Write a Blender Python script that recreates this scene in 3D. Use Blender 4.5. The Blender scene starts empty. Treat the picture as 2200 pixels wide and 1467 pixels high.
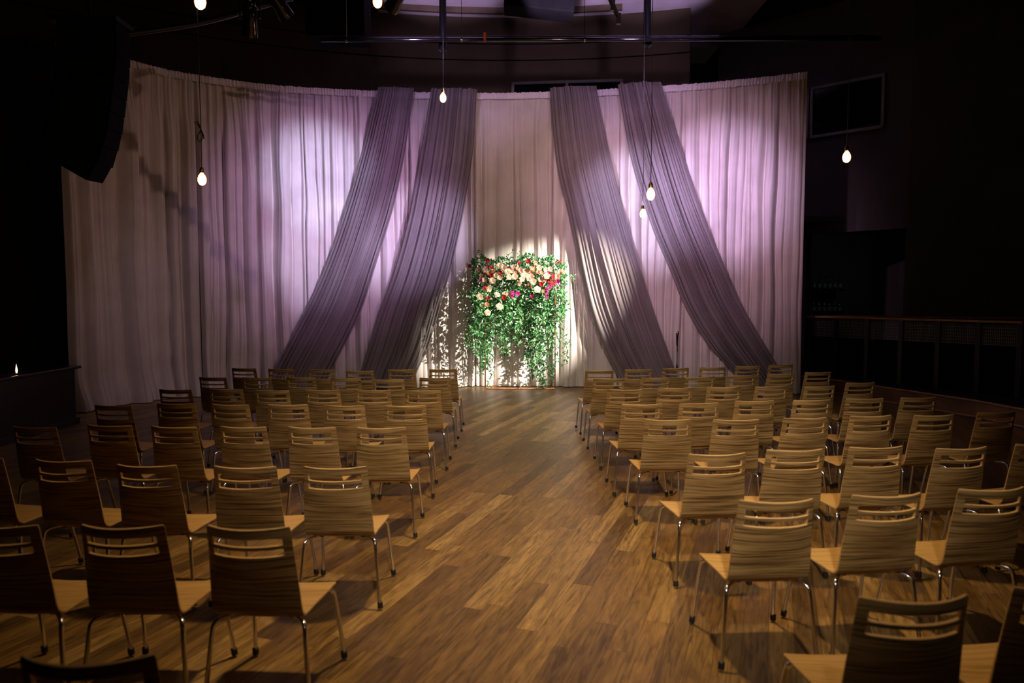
import bpy, math, random, bisect
from mathutils import Vector, Matrix
random.seed(7)
PI = math.pi
C = bpy.context.scene.collection
sc = bpy.context.scene

# ------------------------------------------------------------------ camera, world, lights, exposure
F, PITCH, ROLL, HC = 1553.16, 0.06348, -0.00238, 1.745
cam = bpy.data.cameras.new('camera'); camo = bpy.data.objects.new('camera', cam); C.objects.link(camo)
cam.sensor_width = 36.0; cam.lens = F / 2200 * 36; cam.clip_end = 100
camo.matrix_world = Matrix.Translation((0, 0, HC)) @ Matrix.Rotation(PI/2 - PITCH, 4, 'X') @ Matrix.Rotation(ROLL, 4, 'Z')
cam.dof.use_dof = True; cam.dof.focus_distance = 10.5; cam.dof.aperture_fstop = 2.2
sc.camera = camo
vs = sc.view_settings
sc.display_settings.display_device = 'sRGB'
vs.view_transform = 'Standard'; vs.look = 'None'; vs.gamma = 1.0; vs.use_curve_mapping = False
vs.exposure = 0.2
w = bpy.data.worlds.new('room_dark'); sc.world = w; w.use_nodes = True
w.node_tree.nodes['Background'].inputs[0].default_value = (0.55, 0.45, 0.38, 1)
w.node_tree.nodes['Background'].inputs[1].default_value = 0.0035

def spot(name, loc, tgt, power, col, deg, blend=1.0, rad=0.12):
    l = bpy.data.lights.new(name, 'SPOT'); l.energy = power; l.color = col
    l.spot_size = math.radians(deg); l.spot_blend = blend; l.shadow_soft_size = rad
    o = bpy.data.objects.new(name, l); C.objects.link(o); o.location = loc
    o.rotation_euler = (Vector(tgt) - Vector(loc)).to_track_quat('-Z', 'Y').to_euler()
    return o
# stage wash on the drapes
spot('wash_light', (0.4, 7.6, 5.0), (-3.62, 13.6, 3.95), 1900, (0.62, 0.66, 1.0), 19, 1.0, 0.06)
spot('wash_light', (0.4, 7.6, 5.0), (-3.50, 13.6, 2.55), 1500, (0.70, 0.66, 1.0), 19, 1.0, 0.06)
spot('wash_light', (0.6, 7.6, 5.0), (-3.1, 13.6, 3.3), 1000, (0.80, 0.44, 0.95), 42, 1.0, 0.06)
spot('wash_light', (1.9, 7.8, 5.0), (-1.85, 13.8, 2.80), 2100, (0.74, 0.64, 1.0), 19, 1.0, 0.06)
spot('wash_light', (-0.9, 7.6, 5.0), (2.45, 13.6, 3.35), 2700, (0.70, 0.62, 1.0), 22, 1.0, 0.06)
spot('wash_light', (-0.2, 7.6, 5.0), (3.75, 13.3, 3.6), 1900, (0.74, 0.52, 1.0), 25, 1.0, 0.06)
spot('wash_light', (0.2, 7.2, 5.0), (2.9, 13.4, 3.2), 900, (0.95, 0.55, 0.78), 50, 1.0, 0.08)
spot('wash_light', (0.9, 7.4, 5.0), (0.15, 13.9, 4.0), 650, (1.0, 0.64, 0.56), 40, 1.0, 0.08)
spot('wash_light', (-3.0, 6.6, 4.9), (-4.6, 13.2, 0.8), 80, (0.80, 0.66, 1.0), 52, 1.0, 0.10)
# warm key on the flowers
spot('flower_spot', (5.6, 8.6, 4.9), (0.45, 13.6, 1.50), 12500, (1.0, 0.91, 0.76), 20.5, 0.85, 0.04)
# warm side light that throws the truss shadow over the left drapes
spot('side_light', (5.0, 4.0, 6.3), (-4.5, 12.8, 2.8), 480, (1.0, 0.60, 0.46), 34, 1.0, 0.03)
# house lights over the seating
spot('house_light', (0.3, 4.4, 7.2), (0.3, 4.9, 0), 1150, (1.0, 0.66, 0.31), 62, 1.0, 0.2)
spot('house_light', (0.2, 8.6, 7.2), (0.15, 10.8, 0), 950, (1.0, 0.72, 0.45), 50, 1.0, 0.2)  # added overhead lamp, warms and brightens the far aisle floor
spot('house_light', (0.5, -1.6, 5.2), (0.6, 6.8, 0.3), 1420, (1.0, 0.86, 0.73), 44, 1.0, 0.16)
# added lamps without fixtures that brighten the pale ceiling over the stage
for lx in (-1.3, 0.8, 2.7): spot('ceiling_fill', (lx, 11.1, 5.72), (lx, 12.85, 7.5), 430, (0.80, 0.58, 1.0), 52, 0.35, 0.05)
spot('pipe_glint_fill', (-1.8, 8.2, 5.15), (-1.0, 13.2, 5.9), 260, (0.75, 0.50, 1.0), 40, 1.0, 0.06)  # added violet pair without fixtures, for highlights on pipe and drape header
spot('pipe_glint_fill', (2.2, 8.2, 5.15), (2.0, 13.2, 5.9), 260, (0.75, 0.50, 1.0), 40, 1.0, 0.06)
# dim glow in the bar behind the doorway
spot('bar_light', (7.6, 14.6, 2.9), (6.9, 17.0, 1.9), 5, (0.7, 0.8, 1.0), 110, 1.0, 0.1)

# ------------------------------------------------------------------ pixel -> place helpers
def ray(px, py):
    u, v = px - 1100, py - 733.5
    cr, sr = math.cos(ROLL), math.sin(ROLL)
    u, v = cr*u + sr*v, -sr*u + cr*v
    x, y, z = u / F, 1.0, -v / F
    c, s = math.cos(PITCH), math.sin(PITCH)
    return Vector((x, y*c + z*s, -y*s + z*c))
def atY(px, py, Y):
    d = ray(px, py); return Vector((0, 0, HC)) + d * (Y / d.y)
def atZ(px, py, Z):
    d = ray(px, py); return Vector((0, 0, HC)) + d * ((Z - HC) / d.z)

# ------------------------------------------------------------------ materials
def new_mat(name, col=(0.5, 0.5, 0.5), rough=0.6, metal=0.0, spec=0.5, emit=None, es=0.0, alpha=1.0):
    m = bpy.data.materials.new(name); m.use_nodes = True
    b = m.node_tree.nodes['Principled BSDF']
    b.inputs['Base Color'].default_value = (*col, 1); b.inputs['Roughness'].default_value = rough
    b.inputs['Metallic'].default_value = metal; b.inputs['Specular IOR Level'].default_value = spec
    b.inputs['Alpha'].default_value = alpha
    if emit: b.inputs['Emission Color'].default_value = (*emit, 1); b.inputs['Emission Strength'].default_value = es
    return m
def nd(m, typ, **kw):
    n = m.node_tree.nodes.new(typ)
    for k, v in kw.items():
        if hasattr(n, k): setattr(n, k, v)
        else: n.inputs[k].default_value = v
    return n
def lk(m, a, b): m.node_tree.links.new(a, b)
def bs(m): return m.node_tree.nodes['Principled BSDF']
def ramp(m, fac, stops):
    r = nd(m, 'ShaderNodeValToRGB'); e = r.color_ramp.elements
    while len(e) < len(stops): e.new(0.5)
    for k, (p, c) in enumerate(stops): e[k].position = p; e[k].color = (*c, 1)
    lk(m, fac, r.inputs[0]); return r.outputs[0]

def mottled(name, col, var=0.25, scale=3.0, rough=0.8, bump=0.0, spec=0.3):
    m = new_mat(name, col, rough, spec=spec)
    tc = nd(m, 'ShaderNodeTexCoord'); n = nd(m, 'ShaderNodeTexNoise', Scale=scale, Detail=6.0)
    lk(m, tc.outputs['Object'], n.inputs['Vector'])
    lo = tuple(c*(1-var) for c in col); hi = tuple(min(1, c*(1+var)) for c in col)
    lk(m, ramp(m, n.outputs['Fac'], [(0.35, lo), (0.65, hi)]), bs(m).inputs['Base Color'])
    if bump:
        b = nd(m, 'ShaderNodeBump', Strength=bump, Distance=0.02); lk(m, n.outputs['Fac'], b.inputs['Height'])
        lk(m, b.outputs[0], bs(m).inputs['Normal'])
    return m

def wood_uv(name, dark, mid, light, rough=0.42, sy=85.0):
    """zebrano-like veneer: stripes run along u, change along v (uv in metres)"""
    m = new_mat(name, mid, rough, spec=0.35)
    uv = nd(m, 'ShaderNodeUVMap'); oi = nd(m, 'ShaderNodeObjectInfo')
    mul = nd(m, 'ShaderNodeVectorMath', operation='SCALE'); mul.inputs['Scale'].default_value = 7.0
    comb = nd(m, 'ShaderNodeCombineXYZ'); lk(m, oi.outputs['Random'], comb.inputs[0]); lk(m, oi.outputs['Random'], comb.inputs[1])
    lk(m, comb.outputs[0], mul.inputs[0])
    add = nd(m, 'ShaderNodeVectorMath', operation='ADD'); lk(m, uv.outputs[0], add.inputs[0]); lk(m, mul.outputs[0], add.inputs[1])
    wv = nd(m, 'ShaderNodeTexNoise', Scale=3.0, Detail=2.0); lk(m, add.outputs[0], wv.inputs['Vector'])
    dis = nd(m, 'ShaderNodeVectorMath', operation='SCALE'); dis.inputs['Scale'].default_value = 0.035
    lk(m, wv.outputs['Color'], dis.inputs[0])
    add2 = nd(m, 'ShaderNodeVectorMath', operation='ADD'); lk(m, add.outputs[0], add2.inputs[0]); lk(m, dis.outputs[0], add2.inputs[1])
    mp = nd(m, 'ShaderNodeMapping'); mp.inputs['Scale'].default_value = (2.2, sy, 1); lk(m, add2.outputs[0], mp.inputs['Vector'])
    n = nd(m, 'ShaderNodeTexNoise', Scale=1.0, Detail=4.0, Roughness=0.62); lk(m, mp.outputs[0], n.inputs['Vector'])
    c1 = ramp(m, n.outputs['Fac'], [(0.36, dark), (0.47, mid), (0.60, light)])
    lk(m, c1, bs(m).inputs['Base Color'])
    return m

M = {}
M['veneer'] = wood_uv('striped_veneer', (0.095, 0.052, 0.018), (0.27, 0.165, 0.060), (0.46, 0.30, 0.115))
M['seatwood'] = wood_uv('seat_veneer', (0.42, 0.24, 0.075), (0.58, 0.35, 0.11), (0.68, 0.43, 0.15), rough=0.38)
M['edge'] = new_mat('plywood_edge', (0.70, 0.46, 0.19), 0.5)
M['chrome'] = new_mat('chrome', (0.82, 0.82, 0.88), 0.2, metal=1.0)
M['rubber'] = new_mat('black_rubber', (0.012, 0.012, 0.012), 0.6)
M['blackmetal'] = new_mat('black_metal', (0.012, 0.012, 0.014), 0.35, spec=0.5)
M['blackgloss'] = new_mat('black_gloss_paint', (0.010, 0.010, 0.012), 0.10, spec=0.6)
M['black'] = mottled('black_paint', (0.004, 0.004, 0.0045), rough=0.9, spec=0.08)
M['blackwall'] = mottled('black_wall', (0.010, 0.010, 0.012), rough=0.9)
M['grille'] = mottled('speaker_grille', (0.008, 0.008, 0.009), scale=80, rough=0.6)
M['brownwall'] = mottled('brown_plaster', (0.060, 0.044, 0.024), 0.15, 1.2, 0.9, 0.2)
M['greywall'] = mottled('grey_plaster', (0.075, 0.066, 0.062), 0.12, 1.0, 0.9, 0.2)
M['frame'] = mottled('grey_green_frame', (0.21, 0.215, 0.18), 0.1, 5, 0.6)
M['glass'] = new_mat('dark_window_glass', (0.004, 0.005, 0.006), 0.08, spec=0.5)
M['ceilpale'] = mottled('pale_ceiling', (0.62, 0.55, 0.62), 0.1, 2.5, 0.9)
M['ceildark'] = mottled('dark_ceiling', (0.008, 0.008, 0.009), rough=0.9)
M['beam'] = mottled('brown_beam', (0.09, 0.065, 0.04), rough=0.8)
M['copper'] = new_mat('copper_tube', (0.85, 0.42, 0.27), 0.25, metal=1.0)
M['bulbglass'] = new_mat('bulb_glow', (1, 0.6, 0.3), 0.15, emit=(1.0, 0.34, 0.12), es=3.2, alpha=0.6)
M['filament'] = new_mat('filament_glow', (1, 0.8, 0.5), 0.3, emit=(1.0, 0.72, 0.42), es=30)
M['brass'] = new_mat('aged_brass', (0.45, 0.31, 0.13), 0.3, metal=1.0)
M['flame'] = new_mat('candle_flame', (1, 0.6, 0.2), 0.5, emit=(1.0, 0.50, 0.20), es=14)
M['wax'] = new_mat('candle_wax', (0.7, 0.6, 0.45), 0.5)
M['orange'] = new_mat('orange_clamp', (0.75, 0.16, 0.02), 0.5)
M['steel'] = new_mat('steel', (0.5, 0.5, 0.5), 0.25, metal=1.0)
M['rail'] = mottled('brown_handrail', (0.32, 0.16, 0.06), 0.2, 6, 0.35)
M['riser'] = mottled('brown_riser_wood', (0.20, 0.085, 0.035), 0.35, 2.0, 0.45)
M['counter'] = mottled('dark_counter_wood', (0.020, 0.012, 0.010), 0.3, 3, 0.25)
M['bottle'] = new_mat('dark_bottle_glass', (0.02, 0.03, 0.02), 0.05, spec=0.8)
M['meshwire'] = new_mat('grey_wire', (0.25, 0.25, 0.25), 0.4, metal=0.6)

def cloth(name, col, alpha=1.0, transl=0.18, weave=900):
    m = bpy.data.materials.new(name); m.use_nodes = True
    b = bs(m); b.inputs['Base Color'].default_value = (*col, 1); b.inputs['Roughness'].default_value = 0.85
    b.inputs['Specular IOR Level'].default_value = 0.15
    out = m.node_tree.nodes['Material Output']
    tc = nd(m, 'ShaderNodeTexCoord'); n = nd(m, 'ShaderNodeTexNoise', Scale=2.2, Detail=5.0); lk(m, tc.outputs['Object'], n.inputs['Vector'])
    lo = tuple(c*0.90 for c in col); hi = tuple(min(1, c*1.08) for c in col)
    cr = ramp(m, n.outputs['Fac'], [(0.3, lo), (0.7, hi)]); lk(m, cr, b.inputs['Base Color'])
    t = nd(m, 'ShaderNodeBsdfTranslucent'); lk(m, cr, t.inputs['Color'])
    mx = nd(m, 'ShaderNodeMixShader'); mx.inputs[0].default_value = transl
    lk(m, b.outputs[0], mx.inputs[1]); lk(m, t.outputs[0], mx.inputs[2])
    last = mx.outputs[0]
    if alpha < 1:
        tr = nd(m, 'ShaderNodeBsdfTransparent'); m2 = nd(m, 'ShaderNodeMixShader'); m2.inputs[0].default_value = alpha
        lk(m, tr.outputs[0], m2.inputs[1]); lk(m, last, m2.inputs[2]); last = m2.outputs[0]
    lk(m, last, out.inputs['Surface'])
    return m
M['drape'] = cloth('ivory_drape_cloth', (0.72, 0.66, 0.63), 1.0, 0.06)
M['header'] = cloth('drape_header_cloth', (0.82, 0.76, 0.76), 1.0, 0.05)
M['swag'] = cloth('smoky_purple_sheer', (0.26, 0.225, 0.235), 0.86, 0.06)
def leafmat(name, col):
    m = cloth(name, col, 1.0, 0.18); bs(m).inputs['Roughness'].default_value = 0.4; bs(m).inputs['Specular IOR Level'].default_value = 0.5
    return m
M['leaf1'] = leafmat('leaf_green', (0.06, 0.24, 0.07)); M['leaf2'] = leafmat('leaf_deep_green', (0.025, 0.11, 0.045))
M['leaf3'] = leafmat('leaf_pale_green', (0.26, 0.46, 0.24))
M['stem'] = new_mat('green_stem', (0.06, 0.10, 0.03), 0.6)
M['cream'] = leafmat('cream_petal', (0.86, 0.70, 0.52)); M['peach'] = leafmat('peach_petal', (0.82, 0.42, 0.26))
M['red'] = leafmat('red_petal', (0.55, 0.02, 0.03)); M['magenta'] = leafmat('magenta_petal', (0.55, 0.02, 0.22))
M['rust'] = leafmat('rust_berry', (0.40, 0.10, 0.04)); M['blush'] = leafmat('blush_petal', (0.88, 0.60, 0.50))

# floor planks
def floor_mat():
    m = new_mat('oak_planks', (0.3, 0.2, 0.1), 0.4, spec=0.4)
    tc = nd(m, 'ShaderNodeTexCoord'); mp = nd(m, 'ShaderNodeMapping'); mp.inputs['Rotation'].default_value = (0, 0, math.radians(-70))
    lk(m, tc.outputs['Object'], mp.inputs['Vector'])
    br = nd(m, 'ShaderNodeTexBrick'); br.offset = 0.37; br.offset_frequency = 2; br.squash = 1.0
    for k, v in {'Color1': (0, 0, 0, 1), 'Color2': (1, 1, 1, 1), 'Mortar': (0.02, 0.02, 0.02, 1), 'Scale': 1.0, 'Mortar Size': 0.0009, 'Mortar Smooth': 0.2, 'Brick Width': 1.45, 'Row Height': 0.125, 'Bias': 0.0}.items():
        br.inputs[k].default_value = v
    # break up the regular butt joints by sliding along the plank with a per-row noise
    sep = nd(m, 'ShaderNodeSeparateXYZ'); lk(m, mp.outputs[0], sep.inputs[0])
    rowi = nd(m, 'ShaderNodeMath', operation='DIVIDE'); rowi.inputs[1].default_value = 0.125; lk(m, sep.outputs[1], rowi.inputs[0])
    fl = nd(m, 'ShaderNodeMath', operation='FLOOR'); lk(m, rowi.outputs[0], fl.inputs[0])
    wn = nd(m, 'ShaderNodeTexWhiteNoise', noise_dimensions='1D'); lk(m, fl.outputs[0], wn.inputs['W'])
    ma = nd(m, 'ShaderNodeMath', operation='MULTIPLY_ADD'); ma.inputs[1].default_value = 1.7; lk(m, wn.outputs['Value'], ma.inputs[0]); lk(m, sep.outputs[0], ma.inputs[2])
    cb = nd(m, 'ShaderNodeCombineXYZ'); lk(m, ma.outputs[0], cb.inputs[0]); lk(m, sep.outputs[1], cb.inputs[1])
    lk(m, cb.outputs[0], br.inputs['Vector'])
    # offset grain per plank
    sc1 = nd(m, 'ShaderNodeVectorMath', operation='SCALE'); sc1.inputs['Scale'].default_value = 9.0; lk(m, br.outputs['Color'], sc1.inputs[0])
    ad = nd(m, 'ShaderNodeVectorMath', operation='ADD'); lk(m, cb.outputs[0], ad.inputs[0]); lk(m, sc1.outputs[0], ad.inputs[1])
    mg = nd(m, 'ShaderNodeMapping'); mg.inputs['Scale'].default_value = (2.4, 30, 1); lk(m, ad.outputs[0], mg.inputs['Vector'])
    g = nd(m, 'ShaderNodeTexNoise', Scale=1.0, Detail=8.0, Roughness=0.7, Distortion=1.6); lk(m, mg.outputs[0], g.inputs['Vector'])
    mg2 = nd(m, 'ShaderNodeMapping'); mg2.inputs['Scale'].default_value = (2.2, 7, 1); lk(m, ad.outputs[0], mg2.inputs['Vector'])
    g2 = nd(m, 'ShaderNodeTexNoise', Scale=1.6, Detail=3.0, Distortion=1.6); lk(m, mg2.outputs[0], g2.inputs['Vector'])
    plank = ramp(m, br.outputs['Color'], [(0.0, (0.120, 0.070, 0.026)), (0.35, (0.190, 0.112, 0.036)), (0.7, (0.245, 0.142, 0.042)), (1.0, (0.35, 0.225, 0.078))])
    grain = ramp(m, g.outputs['Fac'], [(0.32, (0.30, 0.28, 0.27)), (0.50, (0.95, 0.95, 0.95)), (0.68, (1.45, 1.45, 1.45))])
    cloud = ramp(m, g2.outputs['Fac'], [(0.30, (0.78, 0.76, 0.76)), (0.62, (1.12, 1.12, 1.12))])
    mx = nd(m, 'ShaderNodeMix', data_type='RGBA', blend_type='MULTIPLY'); mx.inputs[0].default_value = 1.0
    lk(m, plank, mx.inputs[6]); lk(m, grain, mx.inputs[7])
    mx2 = nd(m, 'ShaderNodeMix', data_type='RGBA', blend_type='MULTIPLY'); mx2.inputs[0].default_value = 1.0
    lk(m, mx.outputs[2], mx2.inputs[6]); lk(m, cloud, mx2.inputs[7])
    seam = nd(m, 'ShaderNodeMix', data_type='RGBA'); lk(m, br.outputs['Fac'], seam.inputs[0]); lk(m, mx2.outputs[2], seam.inputs[6]); seam.inputs[7].default_value = (0.02, 0.012, 0.006, 1)
    lk(m, seam.outputs[2], bs(m).inputs['Base Color'])
    rr = nd(m, 'ShaderNodeMapRange'); rr.inputs[3].default_value = 0.30; rr.inputs[4].default_value = 0.52; lk(m, g.outputs['Fac'], rr.inputs[0])
    lk(m, rr.outputs[0], bs(m).inputs['Roughness'])
    bp = nd(m, 'ShaderNodeBump', Strength=0.15, Distance=0.004); lk(m, g.outputs['Fac'], bp.inputs['Height']); lk(m, bp.outputs[0], bs(m).inputs['Normal'])
    return m
M['floor'] = floor_mat()

# ------------------------------------------------------------------ mesh helpers
class MB:
    def __init__(s): s.v = []; s.f = []; s.mi = []; s.uv = None
    def add(s, vs_, fs_, mi=0):
        b = len(s.v); s.v += [tuple(v) for v in vs_]; s.f += [tuple(b+i for i in f) for f in fs_]; s.mi += [mi]*len(fs_)
    def box(s, lo, hi, mi=0, mat=None):
        x0, y0, z0 = lo; x1, y1, z1 = hi
        vs_ = [(x0,y0,z0),(x1,y0,z0),(x1,y1,z0),(x0,y1,z0),(x0,y0,z1),(x1,y0,z1),(x1,y1,z1),(x0,y1,z1)]
        if mat: vs_ = [tuple(mat @ Vector(v)) for v in vs_]
        s.add(vs_, [(0,3,2,1),(4,5,6,7),(0,1,5,4),(1,2,6,5),(2,3,7,6),(3,0,4,7)], mi)
    def tube(s, pts, r, n=10, mi=0, cap=True):
        pts = [Vector(p) for p in pts]; rs = r if isinstance(r, (list, tuple)) else [r]*len(pts)
        ring = []; up = None
        for i, p in enumerate(pts):
            t = (pts[min(i+1, len(pts)-1)] - pts[max(i-1, 0)]).normalized()
            if up is None: up = Vector((0,0,1)) if abs(t.z) < 0.9 else Vector((1,0,0))
            a = t.cross(up).normalized(); b = a.cross(t).normalized(); up = b
            ring.append([p + a*rs[i]*math.cos(2*PI*k/n) + b*rs[i]*math.sin(2*PI*k/n) for k in range(n)])
        vs_ = [q for rg in ring for q in rg]; fs_ = []
        for i in range(len(pts)-1):
            for k in range(n): fs_.append((i*n+k, i*n+(k+1)%n, (i+1)*n+(k+1)%n, (i+1)*n+k))
        if cap: fs_.append(tuple(range(n-1, -1, -1))); fs_.append(tuple((len(pts)-1)*n+k for k in range(n)))
        s.add(vs_, fs_, mi)
    def lathe(s, prof, c=(0,0,0), n=16, mi=0):
        vs_ = []; fs_ = []
        for (r, z) in prof:
            for k in range(n): vs_.append((c[0]+r*math.cos(2*PI*k/n), c[1]+r*math.sin(2*PI*k/n), c[2]+z))
        for i in range(len(prof)-1):
            for k in range(n): fs_.append((i*n+k, i*n+(k+1)%n, (i+1)*n+(k+1)%n, (i+1)*n+k))
        s.add(vs_, fs_, mi)
    def grid(s, P, mi=0, flip=False):
        """P[i][j] points"""
        nu, nv = len(P), len(P[0]); vs_ = [q for row in P for q in row]; fs_ = []
        for i in range(nu-1):
            for j in range(nv-1):
                f = (i*nv+j, (i+1)*nv+j, (i+1)*nv+j+1, i*nv+j+1); fs_.append(f[::-1] if flip else f)
        s.add(vs_, fs_, mi)
    def build(s, name, mats, parent=None, smooth=False, angle=None):
        me = bpy.data.meshes.new(name); me.from_pydata(s.v, [], s.f)
        for m in (mats if isinstance(mats, (list, tuple)) else [mats]): me.materials.append(m)
        me.polygons.foreach_set('material_index', s.mi)
        if smooth: me.polygons.foreach_set('use_smooth', [True]*len(me.polygons))
        me.update()
        if angle is not None: me.set_sharp_from_angle(angle=math.radians(angle))
        o = bpy.data.objects.new(name, me); C.objects.link(o)
        if parent: o.parent = parent
        return o
def tag(o, label=None, cat=None, group=None, kind=None):
    if label: o['label'] = label
    if cat: o['category'] = cat
    if group: o['group'] = group
    if kind: o['kind'] = kind
    return o
def empty(name, loc, rz=0):
    o = bpy.data.objects.new(name, None); C.objects.link(o); o.location = loc; o.rotation_euler = (0, 0, rz); o.empty_display_size = 0.1
    return o
def copy_tree(o, parent=None):
    c = o.copy(); C.objects.link(c)
    if parent: c.parent = parent
    for ch in list(o.children): copy_tree(ch, c)
    return c
def bevel(o, w_=0.006, seg=2):
    m = o.modifiers.new('bevel', 'BEVEL'); m.width = w_; m.segments = seg; m.limit_method = 'ANGLE'; m.angle_limit = math.radians(40)
    return o
def bake(o):
    """apply modifiers into the mesh"""
    dg = bpy.context.evaluated_depsgraph_get(); dg.update()
    me = bpy.data.meshes.new_from_object(o.evaluated_get(dg)); o.modifiers.clear(); o.data = me; return o
def noise1(seed):
    r = random.Random(seed); tb = [r.uniform(-1, 1) for _ in range(512)]
    def f(x):
        i = math.floor(x); t = x - i; t = t*t*(3-2*t); return tb[i % 512]*(1-t) + tb[(i+1) % 512]*t
    return f
def smooth(a, b, x):
    t = min(1, max(0, (x-a)/(b-a))); return t*t*(3-2*t)

# ------------------------------------------------------------------ setting
def struct(mb, name, mats, **kw):
    return tag(mb.build(name, mats, **kw), kind='structure')
b = MB(); b.box((-14, -4, -0.1), (14, 20, 0)); struct(b, 'floor', M['floor'])
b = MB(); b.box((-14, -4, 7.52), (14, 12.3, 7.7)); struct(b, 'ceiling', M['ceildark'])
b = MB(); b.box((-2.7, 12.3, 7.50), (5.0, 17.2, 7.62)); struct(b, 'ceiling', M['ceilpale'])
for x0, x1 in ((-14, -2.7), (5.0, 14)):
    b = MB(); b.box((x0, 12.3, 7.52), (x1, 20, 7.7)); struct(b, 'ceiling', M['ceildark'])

def wall_strip(pts, z0, z1, th, name, mat):
    """vertical wall along plan points, thickness away from the room"""
    b = MB(); P = []
    n = len(pts); nrm = []
    for i in range(n):
        a = Vector(pts[max(i-1, 0)]); c = Vector(pts[min(i+1, n-1)]); t = (c-a).normalized(); nrm.append(Vector((-t.y, t.x)))
    for i in range(n-1):
        p, q = Vector(pts[i]), Vector(pts[i+1]); a, d = p + nrm[i]*th, q + nrm[i+1]*th
        vs_ = [(p.x,p.y,z0),(q.x,q.y,z0),(d.x,d.y,z0),(a.x,a.y,z0),(p.x,p.y,z1),(q.x,q.y,z1),(d.x,d.y,z1),(a.x,a.y,z1)]
        b.add(vs_, [(0,3,2,1),(4,5,6,7),(0,1,5,4),(1,2,6,5),(2,3,7,6),(3,0,4,7)])
    return b
def arc(p0, pm, p1, n):
    """circular arc through three plan points"""
    ax, ay = p0; bx, by = pm; cx, cy = p1
    d = 2*(ax*(by-cy)+bx*(cy-ay)+cx*(ay-by))
    ux = ((ax*ax+ay*ay)*(by-cy)+(bx*bx+by*by)*(cy-ay)+(cx*cx+cy*cy)*(ay-by))/d
    uy = ((ax*ax+ay*ay)*(cx-bx)+(bx*bx+by*by)*(ax-cx)+(cx*cx+cy*cy)*(bx-ax))/d
    r = math.hypot(ax-ux, ay-uy); t0 = math.atan2(ay-uy, ax-ux); t1 = math.atan2(cy-uy, cx-ux)
    return [(ux + r*math.cos(t0+(t1-t0)*i/n), uy + r*math.sin(t0+(t1-t0)*i/n)) for i in range(n+1)]
back_arc = arc((-9.0, 11.6), (0.1, 15.4), (3.6, 14.9), 40)
struct(wall_strip(back_arc, 0, 7.5, 0.25, 'wall_back', None), 'wall_back', M['brownwall'])
# thin panel joint mouldings that follow the curved wall
for k, z in enumerate((6.62, 6.95)):
    b = wall_strip([(x, y-0.012) for x, y in back_arc], z, z+0.02, 0.012, '', None); struct(b, 'trim_%d' % (k+1), M['black'])
b = MB(); b.box((-9.3, -4, 0), (-9.05, 11.7, 7.5)); struct(b, 'wall_left', M['blackwall'])
b = MB(); b.box((-14, -4.2, 0), (14, -4.0, 7.5)); struct(b, 'wall_front', M['blackwall'])
b = MB(); b.box((3.4, 18.4, 0), (10.5, 18.6, 7.5)); b.box((3.45, 15.1, 0), (3.6, 18.4, 7.5)); struct(b, 'wall_recess', M['blackwall'])
# right wall with the bar doorway
struct(wall_strip([(4.6, 16.4), (6.09, 15.0)], 0, 7.5, 0.25, '', None), 'wall_right', M['greywall'])
struct(wall_strip([(6.09, 15.0), (7.44, 13.7)], 2.99, 7.5, 0.25, '', None), 'wall_right', M['greywall'])
struct(wall_strip([(7.44, 13.7), (9.4, 12.9), (12.0, 10.5), (12.3, -4)], 0, 7.5, 0.25, '', None), 'wall_right', M['greywall'])
# niche behind the doorway
b = wall_strip([(5.6, 15.6), (5.9, 17.2), (8.6, 17.3), (8.6, 13.9)], 0, 3.2, 0.12, '', None)
b.box((5.2, 14.5, 3.2), (9.0, 17.5, 3.3)); struct(b, 'wall_bar', M['greywall'])

def window_on(p, q, z0, z1, off, n, name):
    p, q = Vector((*p, 0)), Vector((*q, 0)); t = (q-p).normalized(); nr = Vector((t.y, -t.x, 0))
    L = (q-p).length; fw = 0.055
    root = empty(name, p + nr*off); root.rotation_euler = (0, 0, math.atan2(t.y, t.x)); tag(root, kind='structure')
    b = MB(); b.box((0, -0.06, z0), (L, 0.0, z0+fw)); b.box((0, -0.06, z1-fw), (L, 0.0, z1))
    for i in range(n+1):
        x = L*i/n; x0 = min(max(x-fw/2, 0), L-fw); b.box((x0, -0.06, z0), (x0+fw, 0.0, z1))
    b.build('window_frame', M['frame'], root)
    for i in range(n):
        b = MB(); b.box((L*i/n+fw*0.5, -0.02, z0+fw), (L*(i+1)/n-fw*0.5, -0.005, z1-fw)); b.build('window_pane', M['glass'], root)
    return root
def back_pt(px):   # plan point of the back wall below a pixel column
    best = None
    for i in range(len(back_arc)-1):
        a, c = Vector(back_arc[i]), Vector(back_arc[i+1]); d = ray(px, 300); s_ = d.x/d.y
        den = (c.x-a.x) - s_*(c.y-a.y)
        t = (s_*a.y - a.x)/den
        if 0 <= t <= 1: best = a + (c-a)*t
    return best
pa, pb = back_pt(1100), back_pt(1337)
window_on(pa, pb, 4.9, 6.17, 0.03, 2, 'window_1')
window_on((5.30, 15.74), (6.09, 15.0), 4.91, 5.93, 0.03, 1, 'window_2')
window_on((6.11, 14.98), (7.12, 14.01), 4.91, 5.93, 0.03, 1, 'window_3')

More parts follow.
